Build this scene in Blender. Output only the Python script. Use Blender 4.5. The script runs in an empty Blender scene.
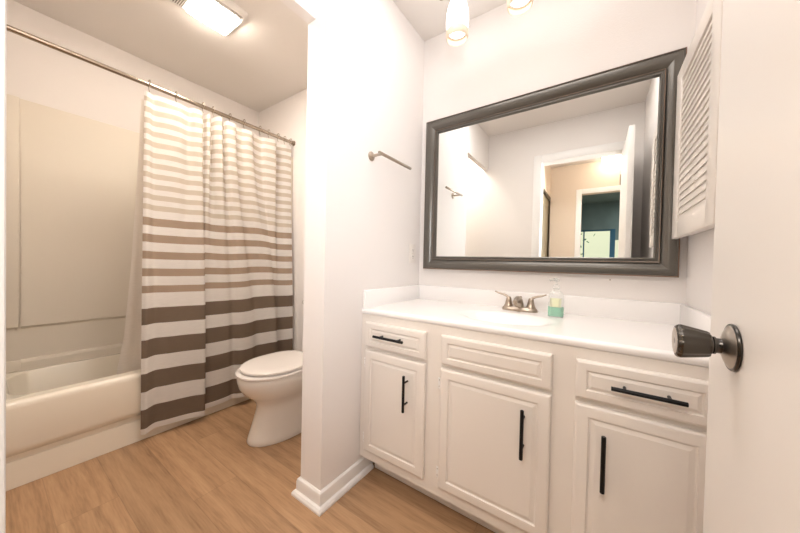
import bpy, bmesh, math, random
from mathutils import Vector, Matrix
random.seed(7)
C = bpy.context.scene.collection
PI = math.pi
# ------------------------------------------------------------------ camera
cam_d = bpy.data.cameras.new('camera'); cam = bpy.data.objects.new('camera', cam_d); C.objects.link(cam)
cam_d.sensor_width = 36; cam_d.lens = 289.1 * 36 / 800; cam_d.clip_start = 0.01
_y, _p, _r = math.radians(34.447), math.radians(-.849), math.radians(-1.267)
fw = Vector((-math.sin(_y)*math.cos(_p), math.cos(_y)*math.cos(_p), math.sin(_p)))
r0 = Vector((math.cos(_y), math.sin(_y), 0)); u0 = r0.cross(fw)
r1 = r0*math.cos(_r) - u0*math.sin(_r); u1 = u0*math.cos(_r) + r0*math.sin(_r)
M4 = Matrix((r1, u1, -fw)).transposed().to_4x4(); M4.translation = Vector((0, 0, 1.058))
cam.matrix_world = M4
bpy.context.scene.camera = cam
# ------------------------------------------------------------------ world, light, exposure
vs = bpy.context.scene.view_settings
vs.view_transform = 'Standard'; vs.look = 'None'; vs.exposure = 1.3; vs.gamma = 1; vs.use_curve_mapping = False
w = bpy.data.worlds.new('sky'); bpy.context.scene.world = w; w.use_nodes = True
w.node_tree.nodes['Background'].inputs[0].default_value = (.95, .98, 1.0, 1)
w.node_tree.nodes['Background'].inputs[1].default_value = .9
VANITY_E, FAN_E, HALL_E = 1.35, 33, 4
def area(name, loc, rot, sx, sy, power, col):
    l = bpy.data.lights.new(name, 'AREA'); l.shape = 'RECTANGLE'; l.size = sx; l.size_y = sy; l.energy = power; l.color = col
    o = bpy.data.objects.new(name, l); o.location = loc; o.rotation_euler = rot; C.objects.link(o); return o

area('hall_top_fill', (-.17, -.62, 2.44), (math.radians(28), 0, 0), .7, .5, 12, (1, .96, .92))  # added fill under the hall ceiling, no fixture; lights the vanity through the doorway
hd = area('hall_side_fill', (.72, -1.1, 1.55), (0, 0, 0), .5, .8, 3.6, (.93, .96, 1))  # invented cool fill hidden behind the door, no window; brightens the partition end
hd.data.spread = math.radians(75)
hd.rotation_euler = Vector((-1.6, 1.9, .25)).to_track_quat('-Z', 'Y').to_euler()
area('vanity_fill', (-.33, .84, 2.455), (0, 0, 0), 1.0, .45, 3.5, (1, .96, .935))  # unseen fill added at the ceiling, standing in for more light from the globes
tw = area('tub_room_fill', (-1.30, .24, 2.45), (math.radians(12), math.radians(-22), 0), .3, .35, 6.5, (1, .92, .83))  # extra fill out of view, no fixture; lifts the tub, curtain and floor
area('bedroom_fill', (2.0, -3.2, 2.44), (0, 0, 0), .5, .5, 60, (.9, .96, 1))  # added off-view fill without a fixture, lightens the bedroom in the mirror
# ------------------------------------------------------------------ dimensions (metres)
D = 1.604; DT = 1.52; H = 2.464
PX0, PX1 = -1.084, -.9494; PY = .8236      # partition wall
B = .2914; YB = .0008; YH = -.11
LW = -2.72; TX = -2.14
ZC = .830; YF = 1.0636; YD = 1.0456
DL, DR, DZ = -.4924, .146, 2.085            # doorway

# ------------------------------------------------------------------ materials
def mat(name, col, rough=.5, metal=0, bump=0, bscale=40, var=0, coat=0, **kw):
    m = bpy.data.materials.new(name); m.use_nodes = True
    nt = m.node_tree; b = nt.nodes['Principled BSDF']
    b.inputs['Base Color'].default_value = (*col, 1); b.inputs['Roughness'].default_value = rough
    b.inputs['Metallic'].default_value = metal
    if coat: b.inputs['Coat Weight'].default_value = coat; b.inputs['Coat Roughness'].default_value = .08
    for k, v in kw.items(): b.inputs[k.replace('_', ' ')].default_value = v
    tc = nt.nodes.new('ShaderNodeTexCoord'); n = nt.nodes.new('ShaderNodeTexNoise')
    n.inputs['Scale'].default_value = bscale; n.inputs['Detail'].default_value = 3
    nt.links.new(tc.outputs['Object'], n.inputs['Vector'])
    if bump:
        bp = nt.nodes.new('ShaderNodeBump'); bp.inputs['Strength'].default_value = bump; bp.inputs['Distance'].default_value = .004
        nt.links.new(n.outputs['Fac'], bp.inputs['Height']); nt.links.new(bp.outputs['Normal'], b.inputs['Normal'])
    mx = nt.nodes.new('ShaderNodeMix'); mx.data_type = 'RGBA'
    mx.inputs[6].default_value = (*[c*(1-var) for c in col], 1); mx.inputs[7].default_value = (*[min(1, c*(1+var)) for c in col], 1)
    n2 = nt.nodes.new('ShaderNodeTexNoise'); n2.inputs['Scale'].default_value = 3; nt.links.new(tc.outputs['Object'], n2.inputs['Vector'])
    nt.links.new(n2.outputs['Fac'], mx.inputs[0]); nt.links.new(mx.outputs[2], b.inputs['Base Color'])
    return m
def emis(name, col, s, base=(.9, .9, .9)):
    m = mat(name, base, .5); b = m.node_tree.nodes['Principled BSDF']
    b.inputs['Emission Color'].default_value = (*col, 1); b.inputs['Emission Strength'].default_value = s
    return m
M = {}
M['wall'] = mat('wall_paint', (.85, .805, .775), .75, bump=.15, bscale=180, var=.01)
M['ceil'] = mat('ceiling_paint', (.82, .775, .735), .9, bump=.35, bscale=260, var=.01)
M['trim'] = mat('trim_paint', (.90, .88, .86), .35, var=.01)
M['door'] = mat('door_paint', (.86, .82, .78), .45, var=.01)
M['cab'] = mat('cabinet_paint', (.81, .75, .69), .38, var=.015, bump=.04, bscale=60)
M['cabdark'] = mat('cabinet_inside', (.45, .40, .35), .7)
M['marble'] = mat('cultured_marble', (.93, .90, .88), .2, var=.01)
M['porc'] = mat('porcelain', (.80, .75, .69), .08, var=.005, coat=.5)
M['seat'] = mat('toilet_seat_plastic', (.84, .79, .75), .16, var=.005)
M['tub'] = mat('tub_acrylic', (.87, .80, .68), .18, var=.01, coat=.2)
M['surr'] = mat('surround_acrylic', (.77, .705, .61), .6, var=.01)
M['black'] = mat('black_metal', (.012, .012, .013), .38, .6)
M['nickel'] = mat('brushed_nickel', (.46, .39, .32), .30, 1.0, var=.05)
M['chrome'] = mat('rod_metal', (.40, .34, .28), .22, 1.0, var=.05)
M['hinge'] = mat('white_hinge_metal', (.93, .92, .90), .35, .2)
M['knob'] = mat('aged_pewter', (.085, .078, .070), .26, 1.0, var=.15)
M['knobdark'] = mat('dark_pewter', (.07, .065, .06), .22, 1.0, var=.1)
M['knobface'] = mat('knob_face', (.50, .45, .40), .35, 1.0, var=.1)
M['frame'] = mat('mirror_frame_bronze', (.125, .115, .10), .30, .5, var=.04, coat=.25)
M['frameedge'] = mat('mirror_frame_rubbed_edge', (.25, .15, .10), .35, .4, var=.3)
M['plate'] = mat('outlet_plastic', (.84, .79, .74), .35)
M['slot'] = mat('outlet_slots', (.10, .09, .08), .6)
M['fan'] = mat('fan_plastic', (.80, .77, .74), .4)
M['fandark'] = mat('fan_slots', (.22, .20, .18), .8)
M['lens'] = emis('fan_lens', (1, .89, .76), FAN_E)
M['bulb'] = emis('vanity_globe', (1, .97, .94), VANITY_E)
M['shade'] = mat('amber_glass_lip', (.86, .70, .54), .3)
M['dome'] = emis('hall_dome', (1, .85, .66), HALL_E)
M['hallwall'] = mat('hall_paint', (.80, .68, .56), .8, var=.01)
M['teal'] = mat('teal_bedroom_wall', (.16, .21, .20), .8, var=.3)
M['bluef'] = mat('blue_window_frame', (.03, .10, .16), .5)
M['carpet'] = mat('hall_floor', (.45, .33, .23), .7)
M['sidew'] = mat('neighbour_siding', (.80, .78, .55), .8)
M['leaf'] = mat('shrub_leaf', (.10, .22, .08), .7, var=.4)
M['ground'] = mat('yard_ground', (.4, .42, .35), .9)
M['closet'] = mat('closet_door_olive', (.38, .33, .22), .35, var=.1)
M['track'] = mat('closet_track', (.10, .08, .05), .5)
M['caulk'] = mat('seam_shadow', (.52, .45, .38), .8)
m = bpy.data.materials.new('mirror_glass'); m.use_nodes = True; b = m.node_tree.nodes['Principled BSDF']
b.inputs['Base Color'].default_value = (.93, .95, .94, 1); b.inputs['Metallic'].default_value = 1; b.inputs['Roughness'].default_value = 0; M['mirror'] = m
def glass(name, col, ior=1.3, rough=.03, trans=1):
    m = mat(name, col, rough, var=0); b = m.node_tree.nodes['Principled BSDF']
    b.inputs['Transmission Weight'].default_value = trans; b.inputs['IOR'].default_value = ior; return m
M['clear'] = glass('clear_plastic', (.97, .98, .97), 1.12, .12, .85)
M['liquid'] = mat('green_soap', (.30, .72, .50), .25)
M['label'] = mat('label_paper', (.78, .80, .56), .6)
M['pump'] = mat('pump_plastic', (.93, .91, .89), .3)
def cloth(name, col, tl=.35):
    m = bpy.data.materials.new(name); m.use_nodes = True; nt = m.node_tree; nt.nodes.clear()
    o = nt.nodes.new('ShaderNodeOutputMaterial'); d = nt.nodes.new('ShaderNodeBsdfDiffuse'); t = nt.nodes.new('ShaderNodeBsdfTranslucent'); mx = nt.nodes.new('ShaderNodeMixShader')
    tc = nt.nodes.new('ShaderNodeTexCoord'); wv = nt.nodes.new('ShaderNodeTexNoise'); mp = nt.nodes.new('ShaderNodeMapping')
    mp.inputs['Scale'].default_value = (30, 30, 500); nt.links.new(tc.outputs['Object'], mp.inputs['Vector']); nt.links.new(mp.outputs[0], wv.inputs['Vector'])
    wv.inputs['Scale'].default_value = 1.0
    c = nt.nodes.new('ShaderNodeMix'); c.data_type = 'RGBA'
    c.inputs[6].default_value = (*[k*.9 for k in col], 1); c.inputs[7].default_value = (*[min(1, k*1.08) for k in col], 1)
    nt.links.new(wv.outputs['Fac'], c.inputs[0]); nt.links.new(c.outputs[2], d.inputs[0]); nt.links.new(c.outputs[2], t.inputs[0])
    mx.inputs[0].default_value = tl; nt.links.new(d.outputs[0], mx.inputs[1]); nt.links.new(t.outputs[0], mx.inputs[2]); nt.links.new(mx.outputs[0], o.inputs[0])
    return m
M['cwhite'] = cloth('curtain_white', (.91, .88, .85)); M['cbeige'] = cloth('curtain_beige', (.69, .62, .53))
M['ctaupe'] = cloth('curtain_taupe', (.42, .32, .245), .2); M['cbrown'] = cloth('curtain_brown', (.20, .150, .113), .15)
M['liner'] = cloth('liner_white', (.84, .78, .72), .5)
def wood():
    m = bpy.data.materials.new('oak_vinyl_planks'); m.use_nodes = True; nt = m.node_tree; b = nt.nodes['Principled BSDF']
    L = nt.links.new; N = nt.nodes.new
    tc = N('ShaderNodeTexCoord'); sep = N('ShaderNodeSeparateXYZ'); L(tc.outputs['Object'], sep.inputs[0])
    def math_(op, a, b_=None, c=None):
        n = N('ShaderNodeMath'); n.operation = op
        for i, v in enumerate((a, b_, c)):
            if v is None: continue
            if isinstance(v, (int, float)): n.inputs[i].default_value = v
            else: L(v, n.inputs[i])
        return n.outputs[0]
    PW, PL = .18, 1.22
    yy = math_('ADD', sep.outputs['Y'], 7.03); row = math_('FLOOR', math_('DIVIDE', yy, PW))
    fy = math_('FRACT', math_('DIVIDE', yy, PW))
    off = math_('MULTIPLY', math_('FRACT', math_('MULTIPLY', row, .381)), PL)
    xx = math_('DIVIDE', math_('ADD', math_('ADD', sep.outputs['X'], 11.18), off), PL); colm = math_('FLOOR', xx); fx = math_('FRACT', xx)
    wn = N('ShaderNodeTexWhiteNoise'); wn.noise_dimensions = '2D'; cb = N('ShaderNodeCombineXYZ'); L(row, cb.inputs[0]); L(colm, cb.inputs[1]); L(cb.outputs[0], wn.inputs['Vector'])
    # grain coords: stretched along X with a random shift for each plank
    g = N('ShaderNodeCombineXYZ'); L(math_('MULTIPLY', sep.outputs['X'], 1.0), g.inputs[0]); L(math_('MULTIPLY', sep.outputs['Y'], 13.0), g.inputs[1]); L(math_('MULTIPLY', wn.outputs['Value'], 37), g.inputs[2])
    n1 = N('ShaderNodeTexNoise'); n1.inputs['Scale'].default_value = 1.1; n1.inputs['Detail'].default_value = 7; n1.inputs['Roughness'].default_value = .62; n1.inputs['Distortion'].default_value = .8; L(g.outputs[0], n1.inputs['Vector'])
    n2 = N('ShaderNodeTexNoise'); n2.inputs['Scale'].default_value = 11; n2.inputs['Detail'].default_value = 5; L(g.outputs[0], n2.inputs['Vector'])
    wv = N('ShaderNodeTexWave'); wv.wave_type = 'BANDS'; wv.bands_direction = 'Y'; wv.inputs['Scale'].default_value = .35; wv.inputs['Distortion'].default_value = 7; wv.inputs['Detail'].default_value = 3; wv.inputs['Detail Scale'].default_value = 1.2; L(g.outputs[0], wv.inputs['Vector'])
    r = N('ShaderNodeValToRGB'); e = r.color_ramp.elements
    e[0].position = .25; e[0].color = (.21, .112, .055, 1); e[1].position = .75; e[1].color = (.53, .335, .19, 1)
    x = e.new(.5); x.color = (.41, .245, .132, 1)
    mixv = math_('ADD', math_('MULTIPLY', n1.outputs['Fac'], .50), math_('ADD', math_('MULTIPLY', wv.outputs['Fac'], .10), math_('MULTIPLY', n2.outputs['Fac'], .40)))
    L(mixv, r.inputs[0])
    hs = N('ShaderNodeHueSaturation'); L(r.outputs[0], hs.inputs['Color']); L(math_('MULTIPLY_ADD', wn.outputs['Value'], .16, .93), hs.inputs['Value'])
    e1 = math_('LESS_THAN', math_('MINIMUM', fy, math_('SUBTRACT', 1, fy)), .008); e2 = math_('LESS_THAN', math_('MINIMUM', fx, math_('SUBTRACT', 1, fx)), .0012)
    seam = math_('MAXIMUM', e1, e2)
    mx = N('ShaderNodeMix'); mx.data_type = 'RGBA'; L(math_('MULTIPLY', seam, .28), mx.inputs[0]); L(hs.outputs[0], mx.inputs[6]); mx.inputs[7].default_value = (.12, .06, .03, 1)
    L(mx.outputs[2], b.inputs['Base Color']); b.inputs['Roughness'].default_value = .42
    bp = N('ShaderNodeBump'); bp.inputs['Strength'].default_value = .15; bp.inputs['Distance'].default_value = .002; L(math_('SUBTRACT', n2.outputs['Fac'], seam), bp.inputs['Height']); L(bp.outputs[0], b.inputs['Normal'])
    return m
M['wood'] = wood()

# ------------------------------------------------------------------ mesh helpers (world coordinates; obj() moves them to the parent's base)
def box(bm, x0, x1, y0, y1, z0, z1, bev=0, seg=2, mi=0):
    vs_ = [bm.verts.new((x, y, z)) for x in (x0, x1) for y in (y0, y1) for z in (z0, z1)]
    F = [(0, 1, 3, 2), (4, 6, 7, 5), (0, 4, 5, 1), (2, 3, 7, 6), (0, 2, 6, 4), (1, 5, 7, 3)]
    fs = [bm.faces.new([vs_[i] for i in f]) for f in F]
    for f in fs: f.material_index = mi
    if bev:
        ed = list({e for f in fs for e in f.edges})
        bmesh.ops.bevel(bm, geom=ed, offset=bev, segments=seg, profile=.5, affect='EDGES', clamp_overlap=True)
    return bm
def basis(d):
    d = Vector(d).normalized(); a = Vector((0, 0, 1)) if abs(d.z) < .9 else Vector((1, 0, 0))
    u = d.cross(a).normalized(); v = d.cross(u).normalized(); return u, v
def lathe(bm, origin, axis, prof, n=32, mi=0, cap=True, flute=0, nf=12):
    """prof: list of (distance along the axis, radius)"""
    o = Vector(origin); d = Vector(axis).normalized(); u, v = basis(d); rings = []
    for t, r in prof:
        if r < 1e-6: rings.append([bm.verts.new(o + d*t)]); continue
        ring = []
        for i in range(n):
            a = 2*PI*i/n; rr = r*(1 + flute*math.cos(nf*a)) if flute else r
            ring.append(bm.verts.new(o + d*t + (u*math.cos(a) + v*math.sin(a))*rr))
        rings.append(ring)
    bridge(bm, rings, mi)
    if cap:
        for R in (rings[0], rings[-1]):
            if len(R) > 2:
                f = bm.faces.new(R); f.material_index = mi
    return bm
def bridge(bm, rings, mi=0):
    for a, b in zip(rings, rings[1:]):
        if len(a) == 1 and len(b) == 1: continue
        n = max(len(a), len(b))
        for i in range(n):
            j = (i+1) % n
            if len(a) == 1: f = bm.faces.new((a[0], b[i], b[j]))
            elif len(b) == 1: f = bm.faces.new((a[i], a[j], b[0]))
            else: f = bm.faces.new((a[i], a[j], b[j], b[i]))
            f.material_index = mi
def tube(bm, pts, rad, n=12, mi=0, flat=1.0):
    pts = [Vector(p) for p in pts]; rings = []; u = None
    for i, p in enumerate(pts):
        d = (pts[min(i+1, len(pts)-1)] - pts[max(i-1, 0)]).normalized()
        if u is None: u, v = basis(d)
        else: u = (u - d*u.dot(d)).normalized(); v = d.cross(u).normalized()
        r = rad[i] if isinstance(rad, (list, tuple)) else rad
        rings.append([bm.verts.new(p + u*math.cos(2*PI*k/n)*r + v*math.sin(2*PI*k/n)*r*flat) for k in range(n)])
    bridge(bm, rings, mi)
    for R in (rings[0], rings[-1]): bm.faces.new(R).material_index = mi
    return bm
def torus(bm, c, axis, R, r, n=24, k=8):
    u, v = basis(axis); d = Vector(axis).normalized(); rings = []
    for i in range(n):
        a = 2*PI*i/n; q = u*math.cos(a) + v*math.sin(a); o = Vector(c) + q*R
        rings.append([bm.verts.new(o + q*math.cos(2*PI*j/k)*r + d*math.sin(2*PI*j/k)*r) for j in range(k)])
    bridge(bm, rings + [rings[0]])
    return bm
def loft(bm, rings_pts, cap0=True, cap1=True):
    rings = [[bm.verts.new(p) for p in R] for R in rings_pts]; bridge(bm, rings)
    if cap0: bm.faces.new(rings[0])
    if cap1: bm.faces.new(rings[-1])
    return bm
def B_(): return bmesh.new()
def wloc(o):
    p = Vector((0, 0, 0))
    while o: p += o.location; o = o.parent
    return p
def obj(name, bm, m, parent=None, base=None, smooth=True, ang=35, label=None):
    off = wloc(parent) if parent else Vector(base) if base else Vector((0, 0, 0))
    bmesh.ops.recalc_face_normals(bm, faces=bm.faces)
    for v in bm.verts: v.co -= off
    me = bpy.data.meshes.new(name); bm.to_mesh(me); bm.free()
    for k in (m if isinstance(m, (list, tuple)) else [m]): me.materials.append(M[k] if isinstance(k, str) else k)
    if smooth:
        me.polygons.foreach_set('use_smooth', [True]*len(me.polygons)); me.set_sharp_from_angle(angle=math.radians(ang))
    o = bpy.data.objects.new(name, me); C.objects.link(o)
    if parent: o.parent = parent
    elif base: o.location = base
    if label: o['label'] = label
    return o
def tag(o, label, cat, group=None, kind=None):
    o['label'] = label; o['category'] = cat
    if group: o['group'] = group
    if kind: o['kind'] = kind
    return o
def thing(name, label, cat, loc, group=None):
    o = bpy.data.objects.new(name, None); o.empty_display_size = .05; C.objects.link(o); o.location = loc
    return tag(o, label, cat, group)
def struct(name, bm, m, label=None, **k):
    o = obj(name, bm, m, **k); o['kind'] = 'structure'
    if label: o['label'] = label
    return o
def boxes(*bs, bev=0):
    bm = B_()
    for b in bs: box(bm, *b, bev=bev)
    return bm

# ------------------------------------------------------------------ structure
struct('floor', boxes((-2.9, 1.3, -1.52, 1.75, -.05, 0)), 'wood', 'light oak plank floor', smooth=False)
struct('ceiling', boxes((-2.9, 1.3, -1.62, 1.75, H, H+.08)), 'ceil', 'white ceiling over the bathroom and the hall', smooth=False)
struct('wall_front', boxes((PX0+.001, B+.1, D, D+.1, 0, H)), 'wall', 'white wall behind the vanity mirror', smooth=False)
struct('wall_alcove', boxes((LW-.1, PX0, DT, D+.1, 0, H)), 'wall', 'wall behind the toilet', smooth=False)
struct('wall_left', boxes((LW-.1, LW, YB, DT, 0, H)), 'wall', 'wall above the tub surround', smooth=False)
struct('wall_right', boxes((B, B+.1, YB-.0, D, 0, H)), 'wall', 'wall at the right end of the vanity', smooth=False)
struct('wall_back', boxes((LW-.1, -2.13, YH, YB, 0, H), (-2.13, PX0, YH-.1, YH, 0, H), (PX0, DL-.02, YH, YB, 0, H), (DR+.02, 1.3, YH, YB, 0, H), (DL-.02, DR+.02, YH, YB, DZ+.02, H)), 'wall', 'wall with the bathroom doorway', smooth=False)
struct('wall_partition', boxes((PX0, PX1, PY, D, 0, H)), 'wall', 'short wall between toilet and vanity', smooth=False)
struct('trim_1', boxes((PX0, PX0+.05, YB, PY, 2.100, H)), 'wall', 'header above the opening to the tub room', smooth=False)
# jamb piece beside the opening on the back wall is part of wall_back; hall and bedroom beyond
HX0 = -.60; HX1 = 1.2; HY = -1.5
struct('wall_hall', boxes((HX0-.1, HX0, HY, -.80-.76, 0, H), (HX0-.1, HX0, -.74, YH, 0, H), (HX0-.1, HX0, HY, -.74, 2.04, H)), 'hallwall', 'left wall of the hall with the closet opening', smooth=False)
struct('wall_hall_end', boxes((HX0-.1, -.215, HY-.1, HY, 0, H), (.62, HX1, HY-.1, HY, 0, H), (-.215, .62, HY-.1, HY, 2.05, H)), 'hallwall', 'end wall of the hall around the bedroom doorway', smooth=False)
struct('wall_hall_right', boxes((HX1, HX1+.1, HY-.1, YH, 0, H)), 'hallwall', 'right wall of the hall', smooth=False)
# bedroom shell
BY = -4.5
struct('floor_bedroom', boxes((-2.4, 3.0, BY-.1, HY-.02, -.05, 0)), 'carpet', 'bedroom floor', smooth=False)
struct('ceiling_bedroom', boxes((-2.4, 3.0, BY-.1, HY-.12, H, H+.08)), 'teal', 'dark teal bedroom ceiling', smooth=False)
struct('wall_bedroom_far', boxes((-2.4, -.42, BY-.1, BY, 0, H), (.62, 3.0, BY-.1, BY, 0, H), (-.42, .62, BY-.1, BY, 0, .7), (-.42, .62, BY-.1, BY, 1.87, H), (.20, .27, BY-.1, BY, .7, 1.87), (.27, .62, BY-.1, BY, 1.64, 1.87)), 'teal', 'dark teal bedroom wall with the window', smooth=False)
struct('wall_bedroom_left', boxes((-2.5, -2.4, BY-.1, HY-.1, 0, H)), 'teal', 'dark teal bedroom wall', smooth=False)
struct('wall_bedroom_right', boxes((3.0, 3.1, BY-.1, HY-.1, 0, H)), 'teal', 'dark teal bedroom wall', smooth=False)
struct('wall_bedroom_near', boxes((-2.4, HX0-.1, HY-.2, HY-.1, 0, H), (HX1, 3.0, HY-.2, HY-.1, 0, H)), 'teal', 'bedroom wall beside the hall', smooth=False)
wn = struct('window_1', boxes((-.42, -.39, BY-.08, BY-.02, .7, 1.87), (-.30, -.275, BY-.08, BY-.02, .7, 1.87), (-.42, .20, BY-.08, BY-.02, 1.84, 1.87), (.19, .28, BY-.09, BY+.01, .7, 1.87), (-.42, .62, BY-.08, BY-.02, .7, .73)), 'bluef', 'bedroom window with blue frame', smooth=False)
cl = struct('wall_closet', boxes((HX0-.75, HX0-.1, -1.6, -1.56, 0, H), (HX0-.75, HX0-.1, -.74, -.70, 0, H), (HX0-.8, HX0-.75, -1.6, -.7, 0, H)), 'hallwall', 'inside of the hall closet', smooth=False)

# trims : door casing and jambs (bathroom side, hall side), bedroom doorway casing
def casing(x0, x1, z, y, s, wd=.0745, th=.015):
    a, b = sorted((y, y + s*th))
    bm = B_()
    box(bm, x0-wd, x0, a, b, 0, z+wd, bev=.004); box(bm, x1, x1+wd, a, b, 0, z+wd, bev=.004); box(bm, x0, x1, a, b, z, z+wd, bev=.004)
    return bm
struct('trim_2', casing(DL, DR, DZ, YB, 1), 'trim', 'white casing around the bathroom doorway')
struct('trim_3', boxes((DL-.02, DL, YH, YB, 0, DZ), (DR, DR+.02, YH, YB, 0, DZ), (DL-.02, DR+.02, YH, YB, DZ, DZ+.02)), 'trim', 'white door jambs', smooth=False)
struct('trim_4', casing(DL, DR, DZ, YH, -1), 'trim', 'white casing on the hall side')
struct('trim_5', casing(-.215, .62, 2.05, HY, 1, wd=.065), 'trim', 'white casing around the bedroom doorway')

# baseboards: profile swept along a path on the floor
def base_run(path, side, h=.078):
    """path: list of (x,y); board stands on the left (side=1) or right (side=-1) of it"""
    prof = [(0, 0), (.028, 0), (.028, .010), (.022, .020), (.013, .024), (.013, h-.018), (.010, h-.006), (.004, h), (0, h)]
    P = [Vector((x, y, 0)) for x, y in path]; rings = []
    for i, p in enumerate(P):
        d0 = (P[i]-P[i-1]).normalized() if i else (P[1]-P[0]).normalized()
        d1 = (P[i+1]-P[i]).normalized() if i < len(P)-1 else d0
        n0 = Vector((-d0.y, d0.x, 0))*side; n1 = Vector((-d1.y, d1.x, 0))*side
        n = (n0+n1); n = n/(n.dot(n0))
        rings.append([p + n*a + Vector((0, 0, z)) for a, z in prof])
    bm = B_(); loft(bm, rings); return bm
struct('baseboard_partition', base_run([(PX1, 1.145), (PX1, PY), (PX0, PY), (PX0, DT)], 1), 'trim', 'white baseboard wrapping the short wall', ang=25)
struct('baseboard_alcove', base_run([(PX0-.03, DT), (TX+.01, DT)], 1), 'trim', 'white baseboard behind the toilet', ang=25)
struct('baseboard_back', base_run([(PX0+.001, YB), (DL-.076, YB)], 1), 'trim', 'white baseboard on the doorway wall', ang=25)

# ------------------------------------------------------------------ the bathroom door
hx, hy = DR-.003, .018; fx_, fy_ = .1485, .655
dd = Vector((fx_-hx, fy_-hy, 0)); dl_ = dd.length; dd.normalize(); dn = Vector((dd.y, -dd.x, 0))   # dn points to +X
bm = B_(); box(bm, 0, dl_, 0, .035, .012, 2.035, bev=.002)
R = Matrix((dd, dn, Vector((0, 0, 1)))).transposed().to_4x4(); R.translation = Vector((hx, hy, 0))
bm.transform(R)
door = struct('door_1', bm, 'door', 'white flat bathroom door standing open at the right', base=(hx, hy, 0))
kc = Vector((hx, hy, 0)) + dd*((.553-hy)/dd.y); kc.z = .957
bm = B_(); ax = -dn
lathe(bm, kc, ax, [(0, .029), (.003, .029), (.005, .027), (.0055, .025), (.008, .021), (.010, .015), (.012, .010)], 48)
ros = obj('rosette', bm, 'knobface', door)
obj('rosette_rim', torus(B_(), kc+ax*.0022, ax, .0282, .0024, 48, 10), 'knobdark', ros)
bm = B_(); lathe(bm, kc, ax, [(.008, .012), (.012, .0098), (.017, .0098), (.0175, .0115), (.0195, .0115), (.02, .010), (.026, .010)], 40)
kn = obj('door_knob', bm, 'knobdark', door)
bm = B_(); lathe(bm, kc, ax, [(.022, .009), (.0225, .0155), (.025, .0170), (.038, .0200), (.050, .0225), (.053, .0223), (.0555, .0206), (.0565, .0185)], 96, flute=.03, nf=12)
obj('knob_grip', bm, 'knob', kn, label='fluted grey metal knob')
bm = B_(); lathe(bm, kc, ax, [(.0563, .0185), (.0572, .0160), (.0572, .006), (.0565, .004), (.0565, 0)], 48)
obj('knob_face', bm, 'knobface', kn)
bm = B_(); R2 = Vector((hx, hy, 0)) + dd*dl_
lathe(bm, kc + dn*.035, -ax, [(0, .0335), (.003, .0335), (.0055, .0315), (.009, .024), (.012, .011), (.024, .010), (.0245, .0165), (.052, .0242), (.0575, .0222), (.0585, 0)], 48)
obj('outer_knob', bm, 'knob', door)
bm = B_(); p = R2 + dn*.0175
for z0 in (.918,): box(bm, p.x-.011, p.x+.011, p.y-.0005, p.y+.0012, z0, z0+.057, bev=.0004); lathe(bm, (p.x, p.y, .947), dd, [(0, .008), (.008, .006), (.009, 0)], 12)
obj('latch', bm, 'nickel', door)
for z0 in (.2, 1.0, 1.78):
    bm = B_(); lathe(bm, (hx-.004, hy-.006, z0), (0, 0, 1), [(0, .006), (.09, .006)], 12); obj('hinge', bm, 'nickel', door)

# ------------------------------------------------------------------ vanity cabinet
van = thing('vanity_cabinet', 'long off-white bathroom vanity cabinet with black bar pulls under the white countertop', 'vanity cabinet', (-.33, 1.33, 0))
bm = boxes((PX1+.002, PX1+.018, YF+.02, D-.004, .104, .803), (B-.018, B-.002, YF+.02, D-.004, .104, .803), (PX1+.018, B-.018, YF+.02, D-.004, .104, .12), (PX1+.018, B-.018, D-.012, D-.004, .12, .803))
obj('body', bm, 'cab', van, smooth=False)
obj('toe_kick', boxes((PX1+.03, B-.002, 1.151, 1.165, 0.002, .104), bev=.001), 'cab', van, smooth=False)
XS = [(-.9116, -.5826), (-.5119, -.115), (-.0492, .262)]
ZD = (.6523, .770); ZO = (.1523, .6365)
bm = B_()
xe = [PX1+.002, XS[0][0]+.012, XS[0][1]-.012, XS[1][0]+.012, XS[1][1]-.012, XS[2][0]+.012, XS[2][1]-.012, B-.002]
for i in (0, 2, 4, 6): box(bm, xe[i], xe[i+1], YF, YF+.02, .1037, .803)
for i in (1, 3, 5):
    for z0, z1 in ((.1037, ZO[0]+.012), (ZO[1]-.012, ZD[0]+.012), (ZD[1]-.012, .803)): box(bm, xe[i], xe[i+1], YF, YF+.02, z0, z1)
obj('face_frame', bm, 'cab', van, smooth=False)
def front(x0, x1, z0, z1):
    bm = B_()
    lv = [(0, YF-.001), (0, YD+.006), (.002, YD+.003), (.007, YD+.0005), (.010, YD), (.036, YD), (.0385, YD+.0045), (.042, YD+.0055), (.052, YD+.002), (.054, YD+.0012)]
    if z1-z0 < .2: lv = [(a*.78 if a > .012 else a, y) for a, y in lv]
    rings = [[(x0+a, y, z0+a), (x1-a, y, z0+a), (x1-a, y, z1-a), (x0+a, y, z1-a)] for a, y in lv]
    loft(bm, rings); return bm
def pull(a, b, parent, z=None):
    """bar pull from a to b (world points on the bar axis)"""
    a, b = Vector(a), Vector(b); d = (b-a).normalized(); L_ = (b-a).length
    h = obj('handle', tube(B_(), [a, a+d*.001, b-d*.001, b], [.0052, .006, .006, .0052], 16), 'black', parent)
    for s in (.2, .8): obj('handle_post', tube(B_(), [a+d*L_*s, a+d*L_*s + Vector((0, YD+.002-a.y, 0))], .0042, 10), 'black', h)
YH_ = YD-.030
def hinge(x, z, parent):
    bm = B_(); box(bm, x-.014, x-.003, YF-.003, YF-.0005, z-.022, z+.022, bev=.0008)
    lathe(bm, (x-.0015, YF-.006, z-.024), (0, 0, 1), [(0, .002), (.002, .0042), (.046, .0042), (.048, .002)], 12)
    h = obj('hinge', bm, 'hinge', parent, label='white hinge')
    for s in (-.013, .013): obj('hinge_screw', lathe(B_(), (x-.0085, YF-.003, z+s), (0, -1, 0), [(0, .0028), (.0012, .0022), (.0016, 0)], 10), 'nickel', h)
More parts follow.
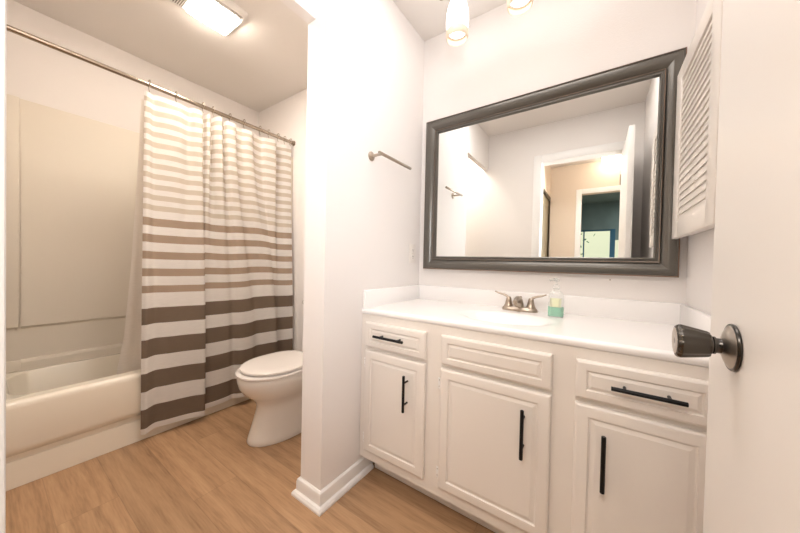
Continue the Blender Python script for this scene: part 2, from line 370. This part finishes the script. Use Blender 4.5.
d1 = obj('drawer', front(*XS[0], *ZD), 'cab', van, ang=15); pull((-.838, YH_, .717), (-.676, YH_, .717), d1)
obj('false_drawer_front', front(*XS[1], *ZD), 'cab', van, ang=15)
d3 = obj('drawer', front(*XS[2], *ZD), 'cab', van, ang=15); pull((.039, YH_, .713), (.197, YH_, .713), d3)
for (x0, x1), hxp, z0, z1, hl in ((XS[0], -.666, .422, .577, 1), (XS[1], -.195, .413, .577, 1), (XS[2], .026, .406, .570, 0)):
    o = obj('door', front(x0, x1, *ZO), 'cab', van, ang=15); pull((hxp, YH_, z0), (hxp, YH_, z1), o)
    if hl:
        hinge(x0, .570, o); hinge(x0, .205, o)

# ------------------------------------------------------------------ countertop with moulded basin
ct = thing('countertop', 'glossy white cultured marble countertop with backsplash on the vanity', 'countertop', (-.33, 1.33, .806))
X0, X1, Y0, Y1 = PX1+.001, B-.001, 1.063, D-.001
bx, by, ra, rb = -.33, 1.29, .215, .155
NX, NY = 96, 60
bm = B_(); g = []
def ease(t): t = max(0, min(1, t)); return t*t*(3-2*t)
for j in range(NY+1):
    row = []
    for i in range(NX+1):
        x = X0+(X1-X0)*i/NX; y = Y0+(Y1-Y0)*j/NY
        q = math.hypot((x-bx)/ra, (y-by)/rb)
        z = ZC
        if q < 1: z -= .12*ease((1-q)/.95)**1.3
        if y-Y0 < .008: z -= .004*(1-(y-Y0)/.008)
        row.append(bm.verts.new((x, y, z)))
    g.append(row)
for j in range(NY):
    for i in range(NX): bm.faces.new((g[j][i], g[j][i+1], g[j+1][i+1], g[j+1][i]))
# front apron of the slab, rounded below
fr = [g[0]]
for dy, z in ((-.002, ZC-.008), (-.002, ZC-.020), (.002, ZC-.0255), (.012, ZC-.026), (.03, ZC-.026)):
    fr.append([bm.verts.new((v.co.x, Y0+dy, z)) for v in g[0]])
for a, b in zip(fr, fr[1:]):
    for i in range(NX): bm.faces.new((a[i], a[i+1], b[i+1], b[i]))
obj('slab', bm, 'marble', ct, ang=50)
obj('backsplash', boxes((X0, X1, D-.021, D-.001, ZC-.002, .917), bev=.004), 'marble', ct)
obj('side_splash', boxes((X0, X0+.018, Y0+.003, D-.021, ZC-.002, .917), bev=.004), 'marble', ct)
obj('side_splash', boxes((X1-.018, X1, Y0+.003, D-.021, ZC-.002, .917), bev=.004), 'marble', ct)
bm = B_(); lathe(bm, (bx, by+.02, ZC-.128), (0, 0, 1), [(0, .024), (.005, .024), (.007, .020), (.006, .012), (.009, .011), (.010, 0)], 24)
obj('drain', bm, 'nickel', ct)

# ------------------------------------------------------------------ faucet
fc = Vector((-.318, 1.522, ZC))
fa = thing('faucet', 'brushed nickel two-handle faucet at the back of the white countertop', 'faucet', fc)
bm = B_()
def oval(cx, cy, z, a, b, n=40, p=2.6):
    out = []
    for i in range(n):
        t = 2*PI*i/n; c, s = math.cos(t), math.sin(t)
        out.append((cx+a*math.copysign(abs(c)**(2/p), c), cy+b*math.copysign(abs(s)**(2/p), s), z))
    return out
loft(bm, [oval(fc.x, fc.y, ZC+z, a, b) for z, a, b in ((0, .083, .030), (.006, .084, .031), (.014, .081, .028), (.020, .074, .021))])
obj('base', bm, 'nickel', fa)
for s in (-1, 1):
    bm = B_(); c = fc + Vector((s*.052, 0, .016))
    lathe(bm, c, (0, 0, 1), [(0, .023), (.006, .022), (.016, .0175), (.030, .0145), (.042, .0125), (.050, .0095), (.053, 0)], 28)
    h = obj('handle', bm, 'nickel', fa)
    bm = B_(); q = c + Vector((0, 0, .043))
    tube(bm, [q, q+Vector((s*.010, 0, .010)), q+Vector((s*.026, -.002, .017)), q+Vector((s*.048, -.004, .022)), q+Vector((s*.068, -.006, .030))], [.009, .0088, .0068, .0058, .0045], 14, flat=.75)
    obj('lever', bm, 'nickel', h)
bm = B_(); q = fc + Vector((0, .004, .014))
tube(bm, [q, q+Vector((0, -.002, .022)), q+Vector((0, -.014, .040)), q+Vector((0, -.042, .050)), q+Vector((0, -.075, .048)), q+Vector((0, -.100, .038))], [.021, .018, .0155, .0135, .012, .0105], 20)
sp = obj('spout', bm, 'nickel', fa)
bm = B_(); lathe(bm, q+Vector((0, -.097, .030)), (0, -.1, -1), [(-.006, .009), (.008, .009)], 18); obj('aerator', bm, 'nickel', sp)
bm = B_(); lathe(bm, fc+Vector((0, .022, .015)), (0, 0, 1), [(0, .0025), (.045, .0025), (.046, .006), (.052, .0065), (.056, .004), (.057, 0)], 14); obj('lift_rod', bm, 'nickel', fa)

# ------------------------------------------------------------------ soap bottle
sc = Vector((-.151, 1.452, ZC))
sb = thing('soap_bottle', 'clear pump soap bottle with green liquid beside the faucet', 'soap bottle', sc)
bm = B_(); loft(bm, [oval(sc.x, sc.y, ZC+z, a, b, 32, 3.2) for z, a, b in ((.001, .027, .018), (.004, .031, .021), (.075, .031, .021), (.098, .0295, .020), (.112, .022, .016), (.120, .013, .012), (.128, .012, .012))])
obj('bottle', bm, 'clear', sb)
bm = B_(); loft(bm, [oval(sc.x, sc.y, ZC+z, a, b, 32, 3.2) for z, a, b in ((.004, .026, .0165), (.007, .0285, .0185), (.045, .0285, .0185))])
obj('liquid_soap', bm, 'liquid', sb)
bm = B_(); loft(bm, [oval(sc.x, sc.y, ZC+z, .0250, .0214, 32, 3.2) for z in (.046, .085)], False, False)
bmesh.ops.delete(bm, geom=[v for v in bm.verts if v.co.y > sc.y-.012], context='VERTS')
obj('label_sticker', bm, 'label', sb)
bm = B_(); lathe(bm, sc+Vector((0, 0, .124)), (0, 0, 1), [(0, .0135), (.016, .0135), (.018, .011), (.021, .0055), (.034, .0050), (.035, .012), (.042, .0125), (.046, .010), (.047, 0)], 24)
tube(bm, [sc+Vector((0, 0, .166)), sc+Vector((-.012, -.016, .167)), sc+Vector((-.022, -.030, .163))], [.007, .0055, .0042], 12)
obj('pump', bm, 'clear', sb)

# ------------------------------------------------------------------ framed wall mirror
mr = thing('wall_mirror', 'large rectangular mirror in a dark bronze scooped frame above the vanity', 'mirror', (-.32, D, 1.022))
mx0, mx1, mz0, mz1 = -.9055, .265, 1.022, 1.930
def frame_loft(prof, mi_name, name):
    bm = B_(); rings = []
    corners = [(mx0, mz0, 1, 1), (mx1, mz0, -1, 1), (mx1, mz1, -1, -1), (mx0, mz1, 1, -1)]
    R_ = [[bm.verts.new((x+sx*a, D-.001-d, z+sz*a)) for a, d in prof] for x, z, sx, sz in corners]
    n = len(prof)
    for i in range(4):
        A_, Bb = R_[i], R_[(i+1) % 4]
        for k in range(n-1): bm.faces.new((A_[k], A_[k+1], Bb[k+1], Bb[k]))
    return obj(name, bm, mi_name, mr, ang=28)
prof = [(0, 0), (0, .024), (.0015, .0275), (.004, .029), (.0065, .0285), (.0085, .0265), (.009, .0262)] + [(.010+.046*k/12, .0275-.0005*k+.0035*math.sin(PI*k/12)-.010*(k/12)**2) for k in range(13)]
frame_loft(prof, 'frame', 'frame')
frame_loft([(.056, .0140), (.0565, .0175), (.0595, .019), (.0625, .0180), (.064, .0150), (.068, .0150), (.070, .0170), (.0735, .0170), (.0765, .013), (.078, .006)], 'frame', 'inner_bead')
frame_loft([(-.0006, .0262), (.0008, .0290), (.0022, .0306), (.004, .0316)], 'frameedge', 'rubbed_outer_edge')
frame_loft([(.0590, .0192), (.0598, .0196), (.0606, .0192)], 'frameedge', 'rubbed_inner_edge')
bm = boxes((mx0+.07, mx1-.07, D-.007, D-.002, mz0+.07, mz1-.07)); obj('mirror_glass', bm, 'mirror', mr, smooth=False)

# ------------------------------------------------------------------ louvered cabinet on the right wall
lc = thing('medicine_cabinet', 'white louvered medicine cabinet on the right wall beside the mirror', 'cabinet', (B, 1.27, 1.172))
cx_ = .2335; cy0, cy1, cz0, cz1 = 1.04, 1.538, 1.172, 1.806
obj('body', boxes((cx_+.020, B-.001, cy0+.01, cy1-.01, cz0+.012, cz1-.01), bev=.001), 'cab', lc)
bm = B_()
st0, st1 = .085, .052
box(bm, cx_, cx_+.019, cy1-st0, cy1, cz0, cz1, bev=.002); box(bm, cx_, cx_+.019, cy0, cy0+.072, cz0, cz1, bev=.002)
box(bm, cx_+.0005, cx_+.0185, cy0+.072, cy1-st0, cz0, cz0+.058, bev=.001); box(bm, cx_+.0005, cx_+.0185, cy0+.072, cy1-st0, cz1-.058, cz1, bev=.001)
box(bm, cx_+.0165, cx_+.0185, cy0+.06, cy1-.05, cz0+.05, cz1-.05)
dr_ = obj('door', bm, 'cab', lc)
bm = B_(); ns = 21; zz0, zz1 = cz0+.058, cz1-.058; pitch = (zz1-zz0)/ns
for i in range(ns):
    z = zz0+pitch*(i+.5)
    v = [bm.verts.new((x, y, zz)) for y in (cy0+.0725, cy1-st0-.0005) for x, zz in ((cx_+.002, z-.0135), (cx_+.006, z-.0140), (cx_+.0115, z+.0105), (cx_+.0070, z+.0112))]
    for f in ((0, 1, 2, 3), (7, 6, 5, 4), (0, 4, 5, 1), (1, 5, 6, 2), (2, 6, 7, 3), (3, 7, 4, 0)): bm.faces.new([v[k] for k in f])
obj('slats', bm, 'cab', dr_, smooth=False)

# ------------------------------------------------------------------ towel bar
tb = thing('towel_bar', 'short brushed nickel towel bar on the short wall beside the mirror', 'towel bar', (PX1, 1.23, 1.585))
zb_ = 1.583; xb = PX1+.068
bm = tube(B_(), [(xb, 1.085, zb_), (xb, 1.088, zb_), (xb, 1.366, zb_), (xb, 1.369, zb_)], [.0065, .008, .008, .0065], 16); obj('bar', bm, 'nickel', tb)
for y in (1.108,):
    bm = B_(); lathe(bm, (PX1+.0005, y, zb_), (1, 0, 0), [(0, .0225), (.004, .0225), (.007, .019), (.009, .010), (.010, .0075)], 32); r_ = obj('rosette', bm, 'nickel', tb)
    bm = B_(); lathe(bm, (PX1+.008, y, zb_), (1, 0, 0), [(0, .008), (.03, .0065), (.058, .0075), (.0655, .0075)], 20); obj('post', bm, 'nickel', r_)

# ------------------------------------------------------------------ outlet, switch, screw
def plate(name, label, cat, c, n, rockers):
    """c centre on the wall, n wall normal (x or y axis)"""
    t = thing(name, label, cat, c); n = Vector(n); s = Vector((0, 0, 1)).cross(n)
    def pb(bm, u, z, hu, hz, d0, d1, bev):
        p = Vector(c) + s*u + Vector((0, 0, z)); q0 = p + n*d0 - s*hu; q1 = p + n*d1 + s*hu
        box(bm, min(q0.x, q1.x), max(q0.x, q1.x), min(q0.y, q1.y), max(q0.y, q1.y), p.z-hz, p.z+hz, bev=bev)
    bm = B_(); pb(bm, 0, 0, .035, .058, .0002, .0055, .002); obj('cover_plate', bm, 'plate', t)
    if rockers:
        bm = B_(); pb(bm, 0, 0, .006, .011, .005, .014, .002); obj('toggle', bm, 'plate', t)
    else:
        for z in (-.0195, .0195):
            bm = B_(); pb(bm, 0, z, .0165, .0145, .005, .0075, .004); so = obj('socket', bm, 'plate', t)
            bm = B_(); pb(bm, -.006, z+.003, .0012, .0045, .0073, .0078, 0); pb(bm, .006, z+.003, .0012, .0035, .0073, .0078, 0); pb(bm, 0, z-.008, .002, .002, .0073, .0078, 0); obj('slot', bm, 'slot', so, smooth=False)
    bm = B_(); lathe(bm, Vector(c)+n*.005, n, [(0, .003), (.001, .0025), (.0012, 0)], 10); obj('screw', bm, 'nickel', t)
plate('wall_outlet', 'almond duplex outlet on the short wall left of the mirror', 'outlet', (PX1, 1.512, 1.112), (1, 0, 0), False)
plate('light_switch', 'light switch on the doorway wall, seen in the mirror', 'switch', (-.80, YB, 1.10), (0, 1, 0), True)
bm = B_(); lathe(bm, (.045, D-.0005, 1.000), (0, -1, 0), [(0, .0035), (.003, .003), (.004, 0)], 14)
o = obj('mirror_clip', bm, 'nickel'); tag(o, 'tiny metal clip on the wall just under the mirror frame', 'clip')

# ------------------------------------------------------------------ vanity light: ceiling bar with three glowing glass globes
LY = 1.36; LX = [-.616, -.318, -.02]
vl = thing('vanity_light', 'three-lamp ceiling bar light in front of the mirror wall', 'light fixture', (-.318, LY, H))
bm = B_(); box(bm, -.40, -.236, LY-.05, LY+.05, H-.022, H-.0005, bev=.006); obj('canopy', bm, 'nickel', vl)
bm = B_(); tube(bm, [(-.718, LY, 2.432), (-.71, LY, 2.432), (.074, LY, 2.432), (.082, LY, 2.432)], [.006, .009, .009, .006], 14)
obj('bar', bm, 'nickel', vl)
for x, gz in zip(LX, (2.392, 2.412, 2.412)):
    bm = B_(); lathe(bm, (x, LY, 2.432), (0, 0, -1), [(0, .011), (.006, .013), (.008, .022), (2.432-gz+.002, .024), (2.432-gz+.004, .018)], 24); cap = obj('socket_cap', bm, 'nickel', vl)
    bm = B_(); lathe(bm, (x, LY, gz), (0, 0, -1), [(0, .018), (.012, .030), (.035, .043), (.075, .053), (.115, .056), (.150, .054), (.172, .044), (.184, .026), (.189, 0)], 32); gl = obj('globe', bm, 'bulb', vl)
    bm = B_(); lathe(bm, (x, LY, gz), (0, 0, -1), [(.172, .050), (.172, .056), (.190, .056), (.204, .053), (.208, .049), (.204, .048), (.188, .051)], 32, cap=False); obj('glass_lip', bm, 'shade', gl, label='amber glass lip below the globe')

# ------------------------------------------------------------------ ceiling exhaust fan light
ff = thing('exhaust_fan_light', 'square white ceiling exhaust fan with lit lens above the toilet', 'fan light', (-1.845, .72, H))
x0, x1, y0, y1 = -1.962, -1.690, .560, .885
bm = B_()
def rr(x0, x1, y0, y1, z, r=.03, n=6):
    out = []
    for cx, cy, a0 in ((x1-r, y1-r, 0), (x0+r, y1-r, PI/2), (x0+r, y0+r, PI), (x1-r, y0+r, 3*PI/2)):
        for i in range(n+1): a = a0+PI/2*i/n; out.append((cx+r*math.cos(a), cy+r*math.sin(a), z))
    return out
loft(bm, [rr(x0+a, x1-a, y0+a, y1-a, z, max(.03-a*.2, .01)) for a, z in ((0, H-.0005), (0, H-.008), (.004, H-.016), (.016, H-.023), (.024, H-.024))])
obj('frame', bm, 'fan', ff)
bm = B_()
for k in range(3): box(bm, x1-.030-.008*k, x1-.0265-.008*k, y0+.03, y1-.03, H-.0258, H-.0238)
for k in range(5): box(bm, x0+.03, x1-.06, y0+.030+.010*k, y0+.034+.010*k, H-.0258, H-.0238)
obj('vent_slots', bm, 'fandark', ff, smooth=False)
bm = B_(); loft(bm, [rr(x0+.022+a, x1-.058-a, y0+.095+a, y1-.022-a, z, .012) for a, z in ((0, H-.0235), (.003, H-.032), (.010, H-.036))]); obj('lens', bm, 'lens', ff, label='glowing white lens')

# ------------------------------------------------------------------ bathtub and surround
tub = thing('bathtub', 'off-white alcove bathtub along the left wall behind the striped curtain', 'bathtub', (-2.43, .76, 0))
def rring(x0, x1, y0, y1, z, r): return rr(x0, x1, y0, y1, z, r, 8)
tx0, tx1, ty0, ty1 = LW+.004, TX+.012, YB+.004, DT-.004
zt = .392
bm = B_()
loft(bm, [rring(tx0, tx1-.03, ty0, ty1, .01, .012), rring(tx0, tx1-.03, ty0, ty1, zt-.03, .012), rring(tx0, tx1-.012, ty0, ty1, zt-.006, .012), rring(tx0+.004, tx1-.018, ty0+.004, ty1-.004, zt, .012),
          rring(tx0+.045, tx1-.085, ty0+.07, ty1-.09, zt, .10), rring(tx0+.052, tx1-.092, ty0+.078, ty1-.098, zt-.008, .10), rring(tx0+.075, tx1-.11, ty0+.11, ty1-.13, .15, .09), rring(tx0+.11, tx1-.14, ty0+.16, ty1-.18, .085, .07), rring(tx0+.16, tx1-.2, ty0+.22, ty1-.25, .075, .04)])
obj('basin', bm, 'tub', tub, ang=40)
prof = [(-.055, 0.001), (-.003, .001), (-.003, .008), (-.008, .09), (-.014, .118), (-.032, .122), (-.034, .130), (-.004, .156), (.006, .168), (.009, .180), (.008, zt-.03), (.006, zt-.010), (-.002, zt-.001), (-.012, zt+.002), (-.03, zt+.001), (-.055, zt-.03)]
bm = B_(); loft(bm, [[(TX+a, y, z) for a, z in prof] for y in (ty0, ty1)])
obj('apron', bm, 'tub', tub, ang=40)
bm = B_(); lathe(bm, (-2.44, ty1-.125, .30), (0, -1, .1), [(0, .035), (.006, .035), (.010, .03), (.010, 0)], 24); obj('overflow_plate', bm, 'nickel', tub)
su = thing('tub_surround', 'smooth beige acrylic surround panels on the walls above the bathtub', 'tub surround', (-2.6, .76, zt))
def prism_y(bm, prof, y0, y1): return loft(bm, [[(x, y, z) for x, z in prof] for y in (y0, y1)])
W_ = LW
bm = B_(); prism_y(bm, [(W_+.0005, zt+.001), (W_+.036, zt+.001), (W_+.036, .440), (W_+.030, .452), (W_+.012, .456), (W_+.010, .630), (W_+.018, .640), (W_+.024, .645), (W_+.024, 1.915), (W_+.018, 1.930), (W_+.0005, 1.932)], YB+.002, DT-.002)
for v in bm.verts:
    if v.co.y < .1 and v.co.x > W_+.005: v.co.y = .136
obj('side_panel', bm, 'surr', su, ang=25)
bm = B_(); box(bm, W_+.001, W_+.040, YB+.003, .129, .642, 1.930, bev=.006, seg=3); box(bm, W_+.001, W_+.020, YB+.003, .120, .456, .642, bev=.003); box(bm, W_+.001, W_+.036, YB+.003, .135, zt+.002, .456, bev=.003); obj('corner_column', bm, 'surr', su)
bm = B_(); box(bm, W_+.036, TX-.03, DT-.022, DT-.002, zt+.004, 1.930, bev=.004); obj('end_panel', bm, 'surr', su)
bm = B_(); box(bm, W_+.040, TX-.03, YB+.002, YB+.022, zt+.004, 1.930, bev=.004); obj('end_panel', bm, 'surr', su)

# ------------------------------------------------------------------ curtain rod, rings, curtain and liner
RX, RZ = -2.165, 2.049
rod = thing('shower_curtain_rod', 'straight metal curtain rod above the bathtub edge', 'curtain rod', (RX, .76, RZ))
obj('rod', tube(B_(), [(RX, YB+.01, RZ), (RX, DT-.01, RZ)], .0125, 20), 'chrome', rod)
for y, s in ((YB+.001, 1), (DT-.001, -1)):
    bm = B_(); lathe(bm, (RX, y, RZ), (0, s, 0), [(0, .022), (.004, .022), (.008, .019), (.020, .016), (.024, .0145)], 28); obj('flange', bm, 'chrome', rod)
hookY = [.557, .686, .832, .892, 1.0, 1.098, 1.219, 1.290, 1.37, 1.43, 1.485]
ring0 = None
for k, y in enumerate(hookY):
    if ring0 is None:
        r_ = thing('curtain_ring', '', 'curtain ring', (RX, y, RZ), 'metal rings holding the shower curtain')
        bm = B_()
        pts = [Vector((RX + math.sin(a)*.019, y, RZ + .006 + math.cos(a)*.019)) for a in [i*2*PI/14*.86-.1 for i in range(14)]]
        pts.append(Vector((RX-.004, y, RZ-.026))); pts.append(Vector((RX+.003, y, RZ-.040)))
        tube(bm, pts, .0021, 8); obj('hook', bm, 'nickel', r_)
        bm = B_()
        for a in (-.5, .0, .5): lathe(bm, (RX+math.sin(a)*.0195, y, RZ+.006+math.cos(a)*.0195-.004), (0, 0, 1), [(0, 0), (.001, .003), (.004, .0043), (.007, .003), (.008, 0)], 10)
        obj('roller_bead', bm, 'nickel', r_); ring0 = r_
    else:
        r_ = ring0.copy(); C.objects.link(r_); r_.location = (RX, y, RZ)
        for ch in list(ring0.children):
            c = ch.copy(); C.objects.link(c); c.parent = r_
    ordn = ['first', 'second', 'third', 'fourth', 'fifth', 'sixth', 'seventh', 'eighth', 'ninth', 'tenth', 'eleventh'][k]
    r_['label'] = ('metal curtain ring at the open left edge of the curtain' if k == 0 else 'metal curtain ring nearest the end wall' if k == 10 else ordn + ' metal curtain ring from the open left edge of the curtain')
# curtain: plan curve control points (Y, X offset from the rod plane) at top and hem
keysB = [(.517, -.010), (.535, .020), (.558, .000), (.588, -.022), (.64, .000), (.705, .012), (.76, .028), (.800, .050), (.822, .055), (.832, .030), (.828, -.022), (.850, -.038), (.90, -.022), (.94, -.015), (.985, -.018), (1.02, -.028), (1.05, .020), (1.085, .042), (1.14, .030), (1.19, -.010), (1.24, .012), (1.28, .026), (1.325, .046), (1.345, .020), (1.343, -.028), (1.365, -.034), (1.42, -.022), (1.46, -.012), (1.495, -.005)]
keysT = [(.535, .000), (.545, .010), (.560, .008), (.585, -.014), (.64, .008), (.70, .014), (.755, -.012), (.79, .012), (.815, .022), (.828, .010), (.833, -.020), (.845, -.024), (.853, .018), (.868, .026), (.876, -.018), (.890, -.024), (.900, .016), (.928, .046), (.950, .006), (.965, -.022), (.985, .016), (1.03, .020), (1.045, -.012), (1.09, -.018), (1.115, .014), (1.15, .018), (1.18, -.010), (1.235, -.020), (1.26, .014), (1.335, .030), (1.350, -.022), (1.40, -.014), (1.44, .004), (1.49, .006)]
def catmull(K, n):
    out = []; m_ = len(K)-1
    for i in range(n+1):
        t = i/n*m_; k = min(int(t), m_-1); f = t-k
        P = [K[max(0, min(m_, k+j))] for j in (-1, 0, 1, 2)]
        out.append(tuple(.5*((2*P[1][c]) + (-P[0][c]+P[2][c])*f + (2*P[0][c]-5*P[1][c]+4*P[2][c]-P[3][c])*f*f + (-P[0][c]+3*P[1][c]-3*P[2][c]+P[3][c])*f**3) for c in (0, 1)))
    return out
NS = 320
cB, cT = catmull(keysB, NS), catmull(keysT, NS)
ZT, ZB = 2.012, .048
bands = []   # (z0, z1, material)
for k in range(-1, 10): zc = 1.907-.0624*k; bands.append((zc-.0155, zc+.0155, 1))
for z1, z0 in ((1.284, 1.237), (1.188, 1.141), (1.088, 1.043), (.988, .943), (.888, .846)): bands.append((z0, z1, 2))
for z1, z0 in ((.758, .666), (.579, .478), (.390, .287), (.187, .080)): bands.append((z0, z1, 3))
zs_ = sorted({ZT, ZB, .078} | {z for b in bands for z in b[:2]} | {ZB+(ZT-ZB)*i/60 for i in range(61)})
zs2 = [zs_[0]]
bz = {z for b in bands for z in b[:2]} | {ZT, ZB}
for z in zs_[1:]:
    if z in bz or all(abs(z-q) > .008 for q in bz): zs2.append(z)
bm = B_(); grid = []
for z in zs2:
    f = (ZT-z)/(ZT-ZB); e = ease(f*1.15)
    row = []
    for i in range(NS+1):
        yb_, xb_ = cB[i]; yt_, xt_ = cT[i]
        y = yt_*(1-e)+yb_*e; x = xt_*(1-e)+xb_*e
        x += .002*math.sin(14*z+i*.11)*e*(1-.4*e) + .002*math.sin(31*z - i*.3)*(1-e)
        sag = (-.008*abs(math.sin(i/NS*PI*10)) if f < .02 else 0)
        row.append(bm.verts.new((RX*(1-e)+(TX+.040)*e + x*(1-.42*e), y, z + .004*math.sin(i*.05+z*2) + sag + .006*e*math.sin(i*.036) + (.016*e*e*ease((i-102)/14)))))
    grid.append(row)
for j in range(len(zs2)-1):
    zm = (zs2[j]+zs2[j+1])/2; mi = 0
    for z0, z1, k in bands:
        if z0 < zm < z1: mi = k
    for i in range(NS):
        f = bm.faces.new((grid[j][i], grid[j][i+1], grid[j+1][i+1], grid[j+1][i])); f.material_index = mi
cur = obj('shower_curtain', bm, ['cwhite', 'cbeige', 'ctaupe', 'cbrown'], ang=80)
tag(cur, 'striped fabric shower curtain, thin beige stripes above widening to dark brown, hanging outside the tub', 'shower curtain')
bm = B_(); rows = []
for z, yl in ((1.975, .535), (1.5, .52), (1.0, .50), (.6, .475), (.42, .452), (.36, .445), (.20, .44)):
    row = []
    for i in range(90):
        t = i/89; y = yl + (1.48-yl)*t; x = -2.225 + .010*math.sin(i*.7+z) - (.03*(1-max(0, z-.4)/1.58))
        if z < .45: x = -2.262 + .006*math.sin(i*.7)
        row.append(bm.verts.new((x, y, z)))
    rows.append(row)
for a, b in zip(rows, rows[1:]):
    for i in range(89): bm.faces.new((a[i], a[i+1], b[i+1], b[i]))
ln_ = obj('curtain_liner', bm, 'liner', ang=80); tag(ln_, 'plain off-white liner hanging inside the bathtub behind the striped curtain', 'curtain liner')

# ------------------------------------------------------------------ toilet
TCX = -1.605
to = thing('toilet', 'white two-piece toilet with closed lid beside the bathtub', 'toilet', (TCX, 1.16, 0))
def egg(z, yf, yb, w, ym, n=48, cx=TCX, pf=2.0, pb=2.4):
    out = []
    for i in range(n):
        t = 2*PI*i/n; c, s = math.cos(t), math.sin(t)
        p = pf if s < 0 else pb
        x = cx + w*math.copysign(abs(c)**(2/p), c)
        y = ym + (yb-ym if s > 0 else ym-yf)*math.copysign(abs(s)**(2/p), s)
        out.append((x, y, z))
    return out
S = [(0.001, .866, 1.37, .131, 1.10), (.010, .862, 1.372, .134, 1.10), (.03, .868, 1.37, .129, 1.10), (.09, .888, 1.36, .118, 1.10), (.160, .910, 1.34, .110, 1.10), (.200, .918, 1.33, .112, 1.10), (.232, .905, 1.32, .122, 1.09),
     (.262, .876, 1.31, .141, 1.07), (.295, .840, 1.31, .161, 1.05), (.33, .818, 1.31, .175, 1.04), (.365, .810, 1.31, .181, 1.04), (.388, .810, 1.31, .182, 1.04), (.395, .816, 1.305, .177, 1.04)]
bm = B_(); loft(bm, [egg(z, yf, yb, w_, ym) for z, yf, yb, w_, ym in S]); obj('bowl', bm, 'porc', to, ang=50)
bm = B_(); box(bm, TCX-.165, TCX+.165, 1.24, DT-.012, .30, .398, bev=.03, seg=4); obj('rear_deck', bm, 'porc', to)
bm = B_(); loft(bm, [egg(z, .804+d, 1.245, .186-d, 1.03, pb=3.2) for z, d in ((.397, .004), (.401, 0), (.409, 0), (.412, .005))]); obj('seat', bm, 'seat', to)
bm = B_(); loft(bm, [egg(z, .828+d, 1.245-d*.3, .178-d, 1.03, pb=3.2) for z, d in ((.4165, .022), (.4195, .010), (.4205, .001), (.430, 0), (.434, .004), (.4375, .020), (.4395, .06))]); obj('lid', bm, 'seat', to, ang=50)
for s in (-1, 1):
    bm = B_(); lathe(bm, (TCX+s*.072-.018, 1.256, .412), (1, 0, 0), [(0, .010), (.002, .012), (.034, .012), (.036, .010)], 16); obj('hinge', bm, 'seat', to)
    bm = B_(); lathe(bm, (TCX+s*.118, 1.17, .018), (s*.3, 0, 1), [(0, .014), (.010, .013), (.017, .007), (.018, 0)], 16); obj('bolt_cap', bm, 'porc', to)
bm = B_(); loft(bm, [rr(TCX-a, TCX+a, y0_, DT-.014, z, .03) for z, a, y0_ in ((.399, .145, 1.355), (.43, .155, 1.348), (.60, .166, 1.342), (.735, .170, 1.338))]); tk = obj('tank', bm, 'porc', to)
bm = B_(); loft(bm, [rr(TCX-a, TCX+a, y0_, DT-.008, z, .03) for z, a, y0_ in ((.736, .172, 1.334), (.742, .178, 1.328), (.760, .178, 1.328), (.768, .172, 1.334), (.770, .160, 1.345))]); obj('tank_lid', bm, 'porc', to)
bm = B_(); lathe(bm, (TCX-.12, 1.340, .68), (0, -1, 0), [(0, .013), (.010, .012), (.014, .008)], 16); tube(bm, [(TCX-.12, 1.328, .68), (TCX-.09, 1.324, .678), (TCX-.06, 1.322, .673)], [.006, .0055, .006], 10); obj('flush_lever', bm, 'chrome', to)

# ------------------------------------------------------------------ hall items seen in the mirror
hl = thing('hall_ceiling_light', 'lit dome ceiling light in the hall, seen in the mirror', 'ceiling light', (.115, -1.34, H))
bm = B_(); lathe(bm, (.115, -1.34, H-.0005), (0, 0, -1), [(0, .13), (.012, .13), (.018, .122)], 40); obj('base', bm, 'nickel', hl)
bm = B_(); lathe(bm, (.115, -1.34, H-.018), (0, 0, -1), [(0, .118), (.03, .116), (.065, .098), (.095, .062), (.108, .02), (.110, 0)], 40); obj('glass_dome', bm, 'dome', hl)
cd = thing('closet_door', 'olive sliding closet door in a dark track on the hall wall, seen in the mirror', 'closet door', (HX0-.03, -1.15, 0))
obj('panel', boxes((HX0-.05, HX0-.02, -1.555, -.76, .02, 2.00), bev=.002), 'closet', cd)
obj('track', boxes((HX0-.06, HX0+.004, -1.555, -.742, 2.0, 2.04), bev=.001), 'track', cd)
obj('edge_frame', boxes((HX0-.052, HX0-.012, -.785, -.76, .02, 2.0), bev=.001), 'track', cd)
# yard seen through the bedroom window
hs_ = obj('neighbour_house', boxes((-4, 4, -7.6, -7.4, -.3, 2.6)), 'sidew', smooth=False); tag(hs_, 'pale yellow house wall outside the bedroom window', 'house')
rf = obj('roof', boxes((-4.2, 4.2, -7.7, -7.0, 2.6, 2.7)), 'trim', hs_, smooth=False)
o = obj('yard', boxes((-5, 5, -8, BY-.12, -.35, -.30)), 'ground', smooth=False); o['kind'] = 'structure'; o.name = 'floor_yard'
bm = B_()
for k in range(150):
    a, b, c = random.gauss(-.55, .16), random.gauss(-5.9, .15), random.uniform(-.3, 2.0)
    u = Vector((random.uniform(-1, 1), random.uniform(-1, 1), random.uniform(-1, 1))).normalized()*.06; v = u.orthogonal().normalized()*.035; p = Vector((a, b, c))
    bm.faces.new([bm.verts.new(p+q) for q in (u, v, -u, -v)])
tube(bm, [(-.55, -5.9, -.3), (-.55, -5.9, 1.6)], .02, 8)
o = obj('shrub', bm, 'leaf', smooth=False); tag(o, 'tall green shrub outside the bedroom window', 'shrub')
